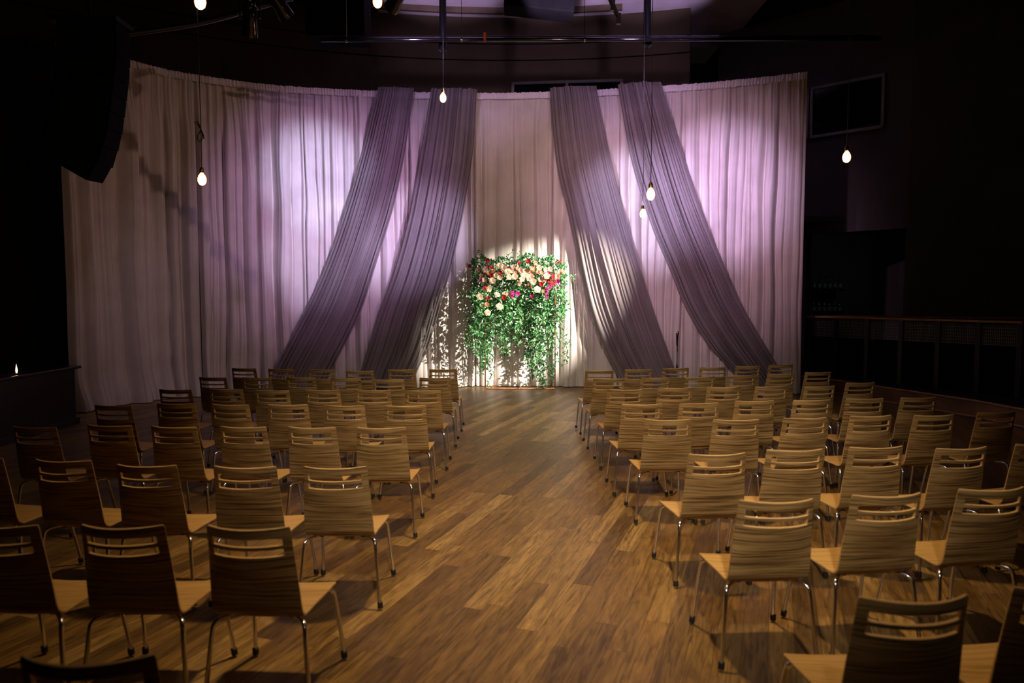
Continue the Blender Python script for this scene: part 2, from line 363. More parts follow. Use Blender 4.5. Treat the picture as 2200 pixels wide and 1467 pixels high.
# raised side platform with a brown wooden riser
rp = [(5.35, 13.35), (5.68, 12.72), (6.03, 11.67), (6.55, 10.15), (6.68, 9.31), (6.85, 7.0), (6.95, 0.0)]
b = MB(); P = [[(x, y, z) for (x, y) in rp] for z in (0.0, 0.25)]; b.grid(P)
P = [[(x, y, 0.25) for (x, y) in rp], [(x+0.06, y+0.02, 0.25) for (x, y) in rp]]; b.grid(P)
struct(b, 'trim_3', M['riser'])
b = MB(); b.tube([(x-0.012, y-0.003, 0.245) for x, y in rp], 0.018, 8); b.tube([(x-0.012, y-0.003, 0.02) for x, y in rp], 0.015, 6)
struct(b, 'trim_4', M['rail'])
b = MB(); vs_ = [(x+0.06, y+0.02, 0.0) for x, y in rp] + [(11.9, 0.0, 0.0), (11.8, 10.5, 0.0), (9.3, 12.7, 0.0), (7.4, 13.6, 0.0), (6.3, 14.6, 0.0)]
n = len(vs_); top = [(x, y, 0.25) for x, y, _ in vs_]
b.add(vs_ + top, [tuple(range(n, 2*n))] + [(i, (i+1) % n, n+(i+1) % n, n+i) for i in range(n)]); struct(b, 'platform_floor', M['blackwall'])

# ------------------------------------------------------------------ drapes
CP = [(-6.67,10.82),(-6.56,11.15),(-6.33,11.78),(-6.0,12.30),(-5.6,12.71),(-4.54,13.33),(-3.76,13.57),(-2.6,13.80),(-1.31,13.95),(0,13.96),(1.32,13.82),(2.0,13.68),(3.24,13.42),(4.16,13.12),(5.10,12.72)]
def catmull(P, per=24):
    out = []
    for i in range(len(P)-1):
        p0, p1, p2, p3 = P[max(i-1,0)], P[i], P[i+1], P[min(i+2,len(P)-1)]
        for k in range(per):
            t = k/per; o = []
            for d in range(len(p1)):
                a, b_, c, e = p0[d], p1[d], p2[d], p3[d]
                o.append(0.5*((2*b_)+(-a+c)*t+(2*a-5*b_+4*c-e)*t*t+(-a+3*b_-3*c+e)*t**3))
            out.append(tuple(o))
    out.append(tuple(P[-1])); return out
DP = catmull(CP)
SL = [0.0]
for i in range(1, len(DP)): SL.append(SL[-1] + math.dist(DP[i], DP[i-1]))
LTOT = SL[-1]
def plan(s):
    s = min(max(s, 0), LTOT); lo, hi = 0, len(SL)-1
    while hi-lo > 1:
        mid = (lo+hi)//2
        if SL[mid] <= s: lo = mid
        else: hi = mid
    t = (s-SL[lo])/(SL[hi]-SL[lo]); a, c = Vector(DP[lo]), Vector(DP[hi]); T = (c-a).normalized()
    return a+(c-a)*t, Vector((T.y, -T.x))       # point and normal towards the audience
def s_of_px(px, py=300):
    d = ray(px, py); k = d.x/d.y; best = None
    for i in range(len(DP)-1):
        a, c = DP[i], DP[i+1]; den = (c[0]-a[0]) - k*(c[1]-a[1])
        if abs(den) < 1e-9: continue
        t = (k*a[1]-a[0])/den
        if -1e-6 <= t <= 1: best = SL[i] + t*(SL[i+1]-SL[i])
    return best
ZT = 5.555
def drape_panel(s0, s1, seed, label, amp=1.0):
    n1, n2, n3 = noise1(seed), noise1(seed+50), noise1(seed+90)
    ns = int((s1-s0)/0.0125); zs = [0.012, 0.03, 0.06, 0.1, 0.16] + [0.22+0.12*i for i in range(44)] + [5.46]
    r = random.Random(seed)
    def lobes(L, wmin, wmax):
        B = [-0.6]; A = []
        while B[-1] < L+0.6:
            w_ = wmin + (wmax-wmin)*r.random()**1.4; B.append(B[-1]+w_); A.append((0.62*w_+0.012)*r.uniform(0.5, 1.25))
        return B, A
    big, fine_ = lobes(s1-s0, 0.10, 0.36), lobes(s1-s0, 0.03, 0.10)
    r_gap = r.uniform(0.25, 0.75)*(s1-s0)
    def lobe(T, q, pw):
        B, A = T; i = bisect.bisect_right(B, q)-1; i = min(max(i, 0), len(A)-1)
        t = (q-B[i])/(B[i+1]-B[i]); t = min(max(t, 0), 1)
        skew = t**(1.0+0.35*((i*7) % 3-1)); return A[i]*(1-abs(2*skew-1)**pw)
    def fold(s, z):
        q = s - s0
        sh = 0.05*n3(z*0.45+q*0.8)*(1-z/5.8) + 0.02*n1(z*0.9+q*3)
        g = smooth(5.35, 4.2, z)
        d = (0.35+0.65*g)*lobe(big, q+sh, 2.6) + (0.5*(1-g)+0.28)*lobe(fine_, q+sh*1.5+0.01*n2(z*2), 2.0)
        if r_gap and abs(q+sh-r_gap) < 0.022: d -= 0.10*g*(1-abs(q+sh-r_gap)/0.022)
        fl = smooth(0.75, 0.0, z)
        d += 0.20*fl*fl*(0.6+0.5*n2(q*1.4+5)) + 0.03*fl*n1(q*9)
        e = min(q, s1-s)                                       # selvedges turn back
        return d*amp*(smooth(-0.01, 0.05, e)*0.9+0.1)
    root = empty('backdrop_curtain', (*plan((s0+s1)/2)[0], 0)); tag(root, label, 'curtain', 'ivory drapes of the curved backdrop')
    off = -Vector(root.location)
    P = []
    for i in range(ns+1):
        s = s0 + (s1-s0)*i/ns; p, nr = plan(s); col = []
        for z in zs:
            d = fold(s, z); T = Vector((-nr.y, nr.x))
            w_ = 0.012*n3(s*4+z)*(1-z/5.6)
            q = p + nr*d + T*w_
            zz = z if z > 0.02 else 0.012
            col.append(Vector((q.x, q.y, zz)) + off)
        P.append(col)
    b = MB(); b.grid(P, flip=True); b.build('cloth', M['drape'], root, smooth=True)
    P = []
    for i in range(ns*2+1):
        s = s0 + (s1-s0)*i/(ns*2); p, nr = plan(s); col = []
        q_ = s-s0
        r_ = 0.012*math.sin(2*PI*(q_/0.055+1.1*n1(q_*7))) + 0.008*n2(q_*40)
        for z, k in ((5.432+0.004*n2(q_*8), 1.0), (5.45, 0.9), (5.49, 0.35), (5.51, 0.25), (5.53, 0.8), (ZT+0.006*n1(q_*30), 1.2)):
            q = p + nr*(0.072 + r_*k + 0.03*(1.0 if z < 5.46 else 0.4)); col.append(Vector((q.x, q.y, z)) + off)
        P.append(col)
    b = MB(); b.grid(P, flip=True); o = b.build('gathered_header', M['header'], root, smooth=True); o['label'] = 'paler gathered rod pocket'
    return root
edges_px = [None, 292, 420, 548, 690, 868, 1018, 1186, 1330, 1470, 1606, None]
es = [0.0] + [s_of_px(p) for p in edges_px[1:-1]] + [LTOT]
dl = ['ivory drape panel at the far left end, beside the hanging black speaker array',
      'ivory drape panel left of the low hanging bulb with knotted cord, crossed by diagonal shadow',
      'ivory drape panel directly behind the low left bulb with the knotted cord',
      'ivory drape panel between the knotted cord bulb and the bright lavender pool of light',
      'brightest ivory drape panel, lit bluish lavender, left of the outer left purple swag',
      'ivory drape panel showing between the two left purple swags',
      'ivory drape panel behind the inner left purple swag and the flower shadow',
      'ivory drape panel directly behind the flower stand, framed by the inner swags',
      'ivory drape panel mostly covered by the inner right purple swag',
      'ivory drape panel showing between the two right purple swags, behind the microphone',
      'ivory drape panel right of the outer right purple swag, lit lavender',
      'ivory drape panel at the far right end of the backdrop, next to the dark doorway']
dl = dl[:5] + dl[6:]
dl[4] = 'brightest ivory drape panel, lit bluish lavender, partly under the outer left purple swag'
dl[5] = 'ivory drape panel behind the inner left purple swag, left of the flower shadow'
for i in range(len(es)-1): drape_panel(es[i], es[i+1], 11+7*i, dl[i], {6: 0.65, 7: 0.65}.get(i, 1.0))
# pipe that carries the drapes
root = empty('drape_support', (*plan(LTOT/2)[0], 0)); tag(root, 'curved grey pipe and uprights carrying the ivory backdrop drapes', 'curtain rail'); off = -Vector(root.location)
b = MB(); b.tube([Vector((*(plan(LTOT*i/80)[0] - plan(LTOT*i/80)[1]*0.02), 5.515)) + off + Vector((0, 0, 0)) for i in range(81)], 0.02, 8); b.build('crossbar', M['steel'], root, smooth=True)
for i in range(6):
    p, nr = plan(0.15+(LTOT-0.3)*i/5); p = p - nr*0.06
    b = MB(); b.tube([Vector((p.x, p.y, 0.01))+off, Vector((p.x, p.y, 5.49))+off], 0.024, 8); b.box(Vector((p.x-0.2, p.y-0.01, 0))+off, Vector((p.x+0.2, p.y+0.2, 0.012))+off); b.build('upright', M['steel'], root)

# ------------------------------------------------------------------ purple swags
def on_drape(px, py, off):
    """point where the sight line meets the drape surface moved off towards the audience"""
    s = s_of_px(px, py)
    p, nr = plan(s); d = ray(px, py)
    # intersect with offset curve by iteration
    for _ in range(6):
        q = p + nr*off; k = d.x/d.y
        ds = (k*q.y - q.x)/((-nr.y) - k*nr.x)
        s += max(-0.5, min(0.5, ds)); p, nr = plan(s)
    q = p + nr*off; t = q.y/d.y
    return Vector((q.x, q.y, HC + d.z*t))
def resample(pts, n):
    P = catmull(pts, 16); L = [0]
    for i in range(1, len(P)): L.append(L[-1]+math.dist(P[i], P[i-1]))
    out = []; j = 0
    for i in range(n+1):
        s = L[-1]*i/n
        while j < len(L)-2 and L[j+1] < s: j += 1
        t = (s-L[j])/max(1e-9, L[j+1]-L[j]); out.append(Vector(P[j]).lerp(Vector(P[j+1]), t))
    return out
def swag(left, right, seed, label, npl, dirx):
    n1, n2 = noise1(seed), noise1(seed+20)
    def side(pts):
        Q = [on_drape(x, y, 0.23) for x, y in pts]; Q[0].z = 5.57; return Q
    A = side(left); B = side(right)
    # carry both edges down to the floor
    for Q in (A, B):
        d = (Q[-1]-Q[-2]); k = (Q[-1].z-0.02)/max(0.05, -d.z); e = Q[-1] + d*min(k, 3)*0.9
        e.z = 0.02; Q.append(e + Vector((0, -0.06, 0)))
    n = 90; A = resample([tuple(q) for q in A], n); B = resample([tuple(q) for q in B], n)
    nw = 170; P = []; r = random.Random(seed); BB = [0.0]
    while BB[-1] < 1: BB.append(BB[-1] + (0.55+1.3*r.random()**1.5)/npl)
    AA = [r.uniform(0.55, 1.25) for _ in BB]
    for i in range(nw+1):
        u = i/nw; row = []
        for j in range(n+1):
            v = j/n
            uu = u + 0.018*n1(u*9+v*1.5)*math.sin(PI*u)
            p = A[j].lerp(B[j], uu)
            # strands sag: middle of the fan runs a little lower
            s = s_of_plan(p); pl, nr = plan(s)
            ph = u*npl + 0.9*n1(u*6) + 0.35*n2(v*2.2+u*3)
            w_ = (B[j]-A[j]).length/npl
            amp = min(0.11, 0.62*w_+0.014)*(0.8+0.5*n2(u*11+4))
            q_ = min(0.9999, max(0, u + 0.012*n2(v*2.2+u*3))); kk = min(bisect.bisect_right(BB, q_)-1, len(BB)-2); t = (q_-BB[kk])/(BB[kk+1]-BB[kk])
            d = 1.9*amp*AA[kk]*(1-abs(2*t-1)**2.4) + 0.3*amp*abs(math.sin(PI*(ph*2.3+0.5*n1(v*3))))**0.8
            d += 0.05*smooth(0.82, 1.0, v)*n1(u*14)
            bulge = 0.06*math.sin(PI*u)
            q = Vector((p.x+nr.x*(d+bulge), p.y+nr.y*(d+bulge), max(0.012, p.z)))
            row.append(q)
        P.append(row)
    b = MB(); b.grid(P, flip=True)
    o = b.build('purple_swag', M['swag'], None, smooth=True)
    tag(o, label, 'drape', 'smoky purple swags over the ivory backdrop'); return o
def s_of_plan(p):
    best, bd = 0, 1e9
    for i in range(0, len(DP), 2):
        d = (DP[i][0]-p.x)**2 + (DP[i][1]-p.y)**2
        if d < bd: bd, best = d, SL[i]
    return best
def s_smooth_fix():
    pass
swag([(813,199),(779,326),(744,446),(706,557),(660,659),(591,787)], [(890,200),(870,331),(846,446),(808,570),(773,676),(713,794)], 3,
     'outermost left purple sheer swag, sweeping down to the left beside the brightest drape', 15, -1)
swag([(926,201),(901,344),(877,472),(848,579),(813,676),(775,796)], [(1026,202),(1017,326),(997,455),(972,570),(950,645),(923,738),(897,796)], 5,
     'inner left purple sheer swag, the one nearest the flower shadow', 17, -1)
swag([(1181,199),(1195,347),(1220,458),(1248,597),(1267,671),(1295,746),(1322,797)], [(1282,196),(1318,365),(1355,504),(1383,597),(1413,690),(1450,792)], 8,
     'inner right purple sheer swag, just right of the flower stand', 17, 1)
swag([(1327,192),(1355,342),(1396,477),(1438,579),(1475,667),(1526,746),(1577,801)], [(1420,189),(1457,300),(1503,440),(1554,565),(1596,657),(1670,783)], 12,
     'outermost right purple sheer swag, ending on the floor behind the right chairs', 16, 1)

# ------------------------------------------------------------------ chairs
def shell_profile():
    ctrl = [(0.452,0.398),(0.44,0.410),(0.40,0.417),(0.30,0.415),(0.20,0.411),(0.135,0.408),(0.10,0.412),(0.075,0.430),(0.062,0.460),(0.052,0.52),(0.040,0.60),(0.024,0.70),(0.018,0.73),(0.015,0.746),(0.008,0.779),(0.0,0.82)]
    return ctrl
def make_chair():
    root = empty('plywood_chair', (0, 0, 0))
    ctrl = shell_profile(); P = catmull(ctrl, 4)
    # arc length and half width
    L = [0]
    for i in range(1, len(P)): L.append(L[-1]+math.dist(P[i], P[i-1]))
    def halfw(i):
        y, z = P[i]
        if z < 0.42 and y > 0.1: w_ = 0.192 + (0.214-0.192)*smooth(0.12, 0.40, y)
        else: w_ = 0.192 - 0.019*smooth(0.43, 0.82, z)
        if y > 0.43 : w_ -= 0.02*((y-0.43)/0.022)**2
        if z > 0.800: w_ -= 0.005*((z-0.800)/0.02)**3
        return w_
    xs = [-1, -0.97, -0.9, -0.82, -0.7, -0.5, -0.25, 0, 0.25, 0.5, 0.7, 0.82, 0.9, 0.97, 1]
    slot_lo, slot_hi = 3, 11
    def pt(i, j):
        y, z = P[i]; k = xs[j]; w_ = halfw(i)
        x = k*w_
        cv = smooth(0.44, 0.70, z)
        y2 = y + (0.060*k*k - 0.060)*cv + (0.006*(1-k*k))*(1-cv)*0
        z2 = z - (0.010*(1-k*k) if (z < 0.43 and y > 0.1) else 0)
        return (x, y2, z2)
    split = min(range(len(P)), key=lambda i: abs(P[i][0]-0.10) + (0 if P[i][1] < 0.43 else 9))
    def part(name, i0, i1, mat):
        me = bpy.data.meshes.new(name); vid = {}; vs_ = []; fs_ = []; uvs = []
        for i in range(i0, i1):
            zc = (P[i][1]+P[i+1][1])/2
            for j in range(len(xs)-1):
                hole = P[i][0] < 0.1 and slot_lo <= j < slot_hi and (0.700 < zc < 0.729 or 0.7465 < zc < 0.779)
                if hole: continue
                f = []
                for (a, c) in ((i, j), (i, j+1), (i+1, j+1), (i+1, j)):
                    if (a, c) not in vid: vid[(a, c)] = len(vs_); vs_.append(pt(a, c))
                    f.append(vid[(a, c)]); uvs.append((xs[c]*0.19, L[a]))
                fs_.append(f)
        me.from_pydata(vs_, [], fs_)
        uvl = me.uv_layers.new(name='UVMap')
        for k, uv in enumerate(uvs): uvl.data[k].uv = uv
        me.materials.append(mat); me.materials.append(M['edge'])
        me.polygons.foreach_set('use_smooth', [True]*len(me.polygons)); me.update()
        o = bpy.data.objects.new(name, me); C.objects.link(o)
        s = o.modifiers.new('s', 'SOLIDIFY'); s.thickness = 0.012; s.offset = 0; s.material_offset_rim = 1
        bv = o.modifiers.new('b', 'BEVEL'); bv.width = 0.0022; bv.segments = 2; bv.limit_method = 'ANGLE'; bv.angle_limit = math.radians(50)
        bake(o); o.data.set_sharp_from_angle(angle=math.radians(45)); o.parent = root
        return o
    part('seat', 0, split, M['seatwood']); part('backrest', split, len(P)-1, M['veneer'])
    def leg(path, foot):
        pts = catmull(path, 6); b = MB(); b.tube(pts, 0.0098, 12); lg = b.build('leg', M['chrome'], root, smooth=True, angle=60)
        t = (Vector(path[1])-Vector(path[0])).normalized(); p0 = Vector(path[0])
        b = MB(); b.tube([p0 - Vector((0, 0, 0.0)), p0+t*0.030], 0.0150, 12); b.tube([p0+t*0.030, p0+t*0.034], [0.0150, 0.0112], 12)
        b.build('rubber_foot', M['rubber'], lg, smooth=True, angle=50)
    for s in (-1, 1):
        leg([(s*0.228, 0.034, 0.014), (s*0.221, 0.042, 0.10), (s*0.206, 0.058, 0.27), (s*0.199, 0.068, 0.350), (s*0.193, 0.078, 0.374), (s*0.175, 0.097, 0.386), (s*0.128, 0.142, 0.389)], None)
        leg([(s*0.220, 0.520, 0.014), (s*0.214, 0.508, 0.10), (s*0.203, 0.470, 0.27), (s*0.198, 0.446, 0.352), (s*0.192, 0.430, 0.378), (s*0.174, 0.408, 0.391), (s*0.128, 0.366, 0.394)], None)
    b = MB()
    for s in (-1, 1):
        b.tube([(s*0.128, 0.140, 0.389), (s*0.128, 0.370, 0.394)], 0.0098, 10)
        b.box((s*0.128-0.022, 0.13, 0.384), (s*0.128+0.022, 0.19, 0.402)); b.box((s*0.128-0.022, 0.33, 0.386), (s*0.128+0.022, 0.38, 0.404))
    b.tube([(-0.128, 0.20, 0.389), (0.128, 0.20, 0.389)], 0.008, 8)
    b.tube([(-0.128, 0.33, 0.389), (0.128, 0.33, 0.389)], 0.008, 8)
    b.build('under_frame', M['blackmetal'], root, smooth=True, angle=40)
    return root
LEFT = {1: [(-.872,9.10,.002),(-1.401,9.077,-.042),(-1.876,8.929,-.039),(-2.421,9.123,-.109),(-2.946,9.175,-.173),(-3.458,9.282,-.214)],
 2: [(-.875,8.149,.0),(-1.374,7.999,.013),(-1.885,8.147,-.026),(-2.42,8.239,-.139),(-2.911,8.217,-.118),(-3.432,8.251,-.197)],
 3: [(-.880,7.064,.0),(-1.393,7.10,-.01),(-1.892,7.10,-.084),(-2.358,7.091,-.084),(-2.866,7.202,-.089),(-3.329,7.175,-.14)],
 4: [(-.907,6.08,.03),(-1.429,6.095,-.046),(-1.954,6.153,-.029),(-2.412,6.163,-.152),(-2.929,6.227,-.09),(-3.372,6.136,-.163)],
 5: [(-.939,5.059,.0),(-1.439,5.083,-.08),(-1.922,5.106,-.112),(-2.409,5.114,-.118),(-2.905,5.18,-.122),(-3.385,5.114,-.151)],
 6: [(-.966,3.886,-.005),(-1.458,3.902,-.032),(-2.016,3.938,-.074),(-2.554,4.064,-.112),(-3.10,4.13,-.13)],
 7: [(-1.067,2.87,-.075),(-1.585,2.889,-.034),(-2.10,2.90,-.06)],
 8: [(-1.099,1.818,.017)]}
RIGHT = {1: [(1.077,8.883,.035),(1.587,9.016,.054),(2.093,9.175,.124),(2.587,9.266,.113),(3.079,9.405,.206),(3.566,9.584,.164)],
 2: [(1.078,8.018,.015),(1.617,8.112,.133),(2.14,8.20,.13),(2.663,8.348,.177),(3.15,8.446,.206),(3.675,8.647,.201)],
 3: [(1.110,7.08,.03),(1.634,7.213,.044),(2.148,7.25,.041),(2.639,7.307,.148),(3.115,7.318,.22),(3.684,7.609,.213)],
 4: [(1.109,6.126,.02),(1.613,6.189,.071),(2.132,6.313,.027),(2.652,6.353,.121),(3.16,6.435,.072),(3.678,6.50,.116)],
 5: [(1.166,5.362,.015),(1.673,5.354,.017),(2.215,5.422,.092),(2.76,5.515,.137),(3.257,5.535,.155),(3.825,5.663,.183)],
 6: [(1.206,4.194,.09),(1.696,4.30,.042),(2.224,4.372,.095),(2.729,4.344,.156),(3.29,4.46,.16)],
 7: [(1.197,3.230,.05),(1.744,3.32,.117),(2.30,3.42,.12)],
 8: [(1.235,2.176,.041),(1.76,2.25,.06)]}
rown = {1: 'front row', 2: 'second row', 3: 'third row', 4: 'fourth row', 5: 'fifth row', 6: 'sixth row', 7: 'seventh row', 8: 'nearest row'}
posn = ['aisle seat', 'second seat from the aisle', 'third seat from the aisle', 'fourth seat from the aisle', 'fifth seat from the aisle', 'outermost seat']
for tab in (LEFT, RIGHT):            # keep neighbours clear of each other
    for lst in tab.values():
        for _ in range(20):
            for k in range(len(lst)-1):
                (x0, y0, a0), (x1, y1, a1) = lst[k], lst[k+1]; g = 0.497 - abs(x1-x0)
                if g > 0: e = g/2*(1 if x1 > x0 else -1); lst[k] = (x0-e, y0, a0); lst[k+1] = (x1+e, y1, a1)
proto = make_chair(); first = True
for sd, table in (('left', LEFT), ('right', RIGHT)):
    for r, lst in table.items():
        for k, (x, y, a) in enumerate(lst):
            o = proto if first else copy_tree(proto); first = False
            o.location = (x, y, 0); o.rotation_euler = (0, 0, a)
            pos = posn[k]
            if k == len(lst)-1 and 1 < k: pos = 'outermost seat'
            tag(o, 'striped plywood chair, %s %s of the aisle, %s' % (rown[r], sd, pos), 'chair', 'slotted plywood chairs in rows either side of the aisle')

# ------------------------------------------------------------------ copper flower stand
root = empty('copper_stand', (0.15, 13.65, 0)); tag(root, 'thin copper tube stand holding the flowers in front of the drapes', 'stand')
X0, X1, YF, YB, ZH = -0.65, 0.65, -0.23, 0.23, 2.16
def tubepart(name, pts, r, mat, parent):
    b = MB(); b.tube(pts, r, 10); return b.build(name, mat, parent, smooth=True, angle=60)
for x in (X0, X1):
    for y in (YF, YB): tubepart('post', [(x, y, 0.013), (x, y, ZH)], 0.013, M['copper'], root)
for y in (YF, YB):
    tubepart('base_rail', [(X0, y, 0.013), (X1, y, 0.013)], 0.013, M['copper'], root)
    tubepart('top_rail', [(X0, y, ZH), (X1, y, ZH)], 0.013, M['copper'], root)
for x in (X0, 0.0, X1): tubepart('cross_rail', [(x, YF, 0.013), (x, YB, 0.013)], 0.012, M['copper'], root)
for x in (X0, X1): tubepart('cross_rail', [(x, YF, ZH), (x, YB, ZH)], 0.012, M['copper'], root)

def leaf(b, p, d, up, L, W, mi):
    d = d.normalized(); s = d.cross(up); s = s.normalized() if s.length > 1e-4 else Vector((1,0,0)); n = s.cross(d)
    c = 0.25*W
    vs_ = [p, p+d*L*.30-s*W*.5+n*c, p+d*L*.70-s*W*.38+n*c*.6, p+d*L-n*L*.12, p+d*L*.70+s*W*.38+n*c*.6, p+d*L*.30+s*W*.5+n*c]
    b.add(vs_, [(0,1,2,3),(0,3,4,5)], mi)
def fpx(cx, cy, Y): return atY(940+cx/4.075, 500+cy/4.075, Y)
arr = empty('flower_garland', (0.15, 13.5, 0)); tag(arr, 'lush garland of roses and trailing greenery draped over the copper stand', 'flower arrangement')
O = -Vector(arr.location); rnd = random.Random(5)
rv = lambda a=1.0: Vector((rnd.uniform(-a, a), rnd.uniform(-a, a), rnd.uniform(-a, a)))
lm = [M['leaf1'], M['leaf2'], M['leaf3'], M['stem']]
# dense bush over the top rail
b = MB()
for i in range(2900):
    cx = rnd.uniform(300, 1125); t = (cx-712)/412
    top = 215 + 55*t*t + 25*math.sin(cx*0.03)+ 18*math.sin(cx*0.011+1); bot = 690 + 60*math.sin(cx*0.013+0.5)
    f = rnd.random()**1.25; cy = top + (bot-top)*f
    if 420 < cy and rnd.random() < 0.25: continue
    Y = 13.58 + rnd.uniform(-0.26, 0.26)*(1-0.35*f)
    p = fpx(cx, cy, Y) + O; d = rv() + Vector((0.15*t, -0.45, -0.35 if f > 0.12 else 0.7))
    leaf(b, p, d, Vector((0, -1, 0.6)) + rv(0.5), rnd.uniform(0.045, 0.085), rnd.uniform(0.020, 0.038), rnd.choice([0, 0, 1, 1, 2]))
o = b.build('foliage', lm, arr); tag(o, 'dense green foliage over the top rail', kind='stuff')
# trailing vines
endx = [230,300,360,420,480,540,600,660,720,780,840,900,960,1030,1090,1150]
endy = [1000,1050,1150,1180,1130,1000,1060,960,1000,1120,1190,1330,1240,1190,1150,980]
def vine(pts, dens, sz, name='trailing_vine'):
    b = MB(); P = catmull([tuple(q) for q in pts], 10)
    b.tube(P, 0.0025, 5, 3)
    acc = 0
    for i in range(1, len(P)):
        a, c = Vector(P[i-1]), Vector(P[i]); seg = (c-a).length; acc += seg
        while acc > dens:
            acc -= dens; p = a.lerp(c, rnd.random())
            for _ in range(2):
                d = rv() + (c-a).normalized()*0.4; st = d.normalized()*rnd.uniform(0.0, 0.05)
                leaf(b, p+st, d, Vector((0, -1, 0.7))+rv(0.6), sz*rnd.uniform(0.7, 1.25), sz*rnd.uniform(0.34, 0.5), rnd.choice([0, 0, 0, 1, 2, 2]))
    return b.build(name, lm, arr)
nv = 44
for i in range(nv):
    cx = 290 + (1120-290)*(i+0.5)/nv + rnd.uniform(-15, 15); ex = cx + rnd.uniform(-85, 85)
    ey = None
    for k in range(len(endx)-1):
        if endx[k] <= ex <= endx[k+1]: ey = endy[k] + (endy[k+1]-endy[k])*(ex-endx[k])/(endx[k+1]-endx[k])
    if ey is None: ey = 950
    ey = 640 + (ey-640)*(1.0 if i % 3 == 0 else rnd.uniform(0.35, 0.95))
    Y = 13.45 + rnd.uniform(-0.28, 0.30)
    pts = []
    m = 6
    for k in range(m+1):
        t = k/m; pts.append(fpx(cx+(ex-cx)*t + rnd.uniform(-38, 38)*(k > 0), 480+(ey-480)*t, Y + rnd.uniform(-0.05, 0.05)) + O)
    for q in pts: q.z = max(q.z, 0.03)
    vine(pts, 0.030, rnd.uniform(0.06, 0.085))
for pts in ([(400,560),(300,530),(215,545)],[(420,600),(330,800),(250,900),(255,985)],[(420,700),(320,850),(290,1000),(330,1040)],[(1050,400),(1130,360),(1190,385)],
            [(440,280),(400,215),(370,180),(345,160)],[(640,260),(640,200),(655,158)],[(930,290),(950,240),(1000,215)],[(1060,320),(1100,285),(1135,265)],
            [(430,1120),(400,1200),(350,1235)],[(440,1150),(480,1210),(460,1290),(450,1340)],[(900,1150),(880,1260),(900,1330),(880,1375)],[(1000,1150),(1010,1260),(985,1350)],
            [(1080,950),(1130,1000),(1120,1100),(1100,1160)],[(700,250),(720,215),(700,190)],[(880,1200),(930,1300),(925,1372)]):
    Q = [fpx(x, y, 13.42)+O for x, y in pts]
    for q in Q: q.z = max(q.z, 0.02)
    vine(Q, 0.02, 0.055)

def rose_mesh(name, mat):
    b = MB(); n = 15
    for L_, (r0, r1, h0, h1) in enumerate(((0.010, 0.050, -0.010, 0.016), (0.010, 0.040, -0.004, 0.026), (0.008, 0.028, 0.0, 0.030), (0.004, 0.016, 0.004, 0.030))):
        P = []
        for k in range(n+1):
            a = 2*PI*k/n + L_*0.5; wv = 1+0.12*math.sin(5*a+L_*2); row = []
            for t in (0, 0.35, 0.7, 0.92, 1.0):
                r = (r0+(r1-r0)*math.sin(t*PI/2*1.05))*(wv if t > 0.3 else 1); z = h0+(h1-h0)*t**1.6
                if t == 1.0: r += 0.004; z -= 0.003
                row.append((r*math.cos(a), r*math.sin(a), z))
            P.append(row)
        b.grid(P)
    me = bpy.data.meshes.new(name); me.from_pydata(b.v, [], b.f); me.materials.append(mat)
    me.polygons.foreach_set('use_smooth', [True]*len(me.polygons)); me.update(); return me
cream = [(540,292),(578,308),(612,343),(510,375),(545,388),(480,422),(412,415),(625,388),(678,385),(740,405),(757,378),(800,395),(775,338),(890,308),(948,325),(955,380),(1075,343),(838,428),(715,442),(872,498),(450,492),(620,540),(368,562),(540,648),(437,700),(905,410),(640,330)]
blush = [(357,322),(415,325),(680,345),(730,330),(1050,385),(520,543),(820,385),(985,320),(660,300)]
peach = [(448,355),(380,375),(855,265),(822,310),(815,345),(880,345),(700,312),(590,530),(910,350),(940,415),(1100,345),(1048,412),(431,628),(930,510),(392,640),(970,405)]
red = [(438,243),(475,305),(470,375),(550,347),(410,488),(430,478),(715,265),(795,250),(280,291),(443,572),(985,430),(1003,445),(910,452),(580,570),(1010,380)]
mag = [(440,295),(603,310),(375,418),(985,475),(700,533),(825,555),(1050,425),(975,345)]
for lst, mat, s0, name, lab in ((cream,'cream',1.0,'rose','cream rose'),(blush,'blush',0.9,'rose','blush pink rose'),(peach,'peach',0.72,'rose','small peach rose'),(red,'red',0.72,'ranunculus','red bloom'),(mag,'magenta',0.7,'orchid_bloom','magenta bloom')):
    me = rose_mesh(name, M[mat])
    for (x, y) in lst:
        o = bpy.data.objects.new(name, me); C.objects.link(o); o.parent = arr
        o.location = fpx(x, y, 13.17 + rnd.uniform(-0.06, 0.05)) + O
        d = Vector((rnd.uniform(-0.4, 0.4), -1, rnd.uniform(-0.1, 0.6))); o.rotation_euler = d.to_track_quat('Z', 'Y').to_euler()
        k = s0*rnd.uniform(0.85, 1.2); o.scale = (k, k, k); o['label'] = lab
b = MB(); b.tube([fpx(280, 291, 13.2)+O, fpx(330, 330, 13.3)+O, fpx(400, 380, 13.4)+O], 0.002, 5); b.build('flower_stem', M['stem'], arr)
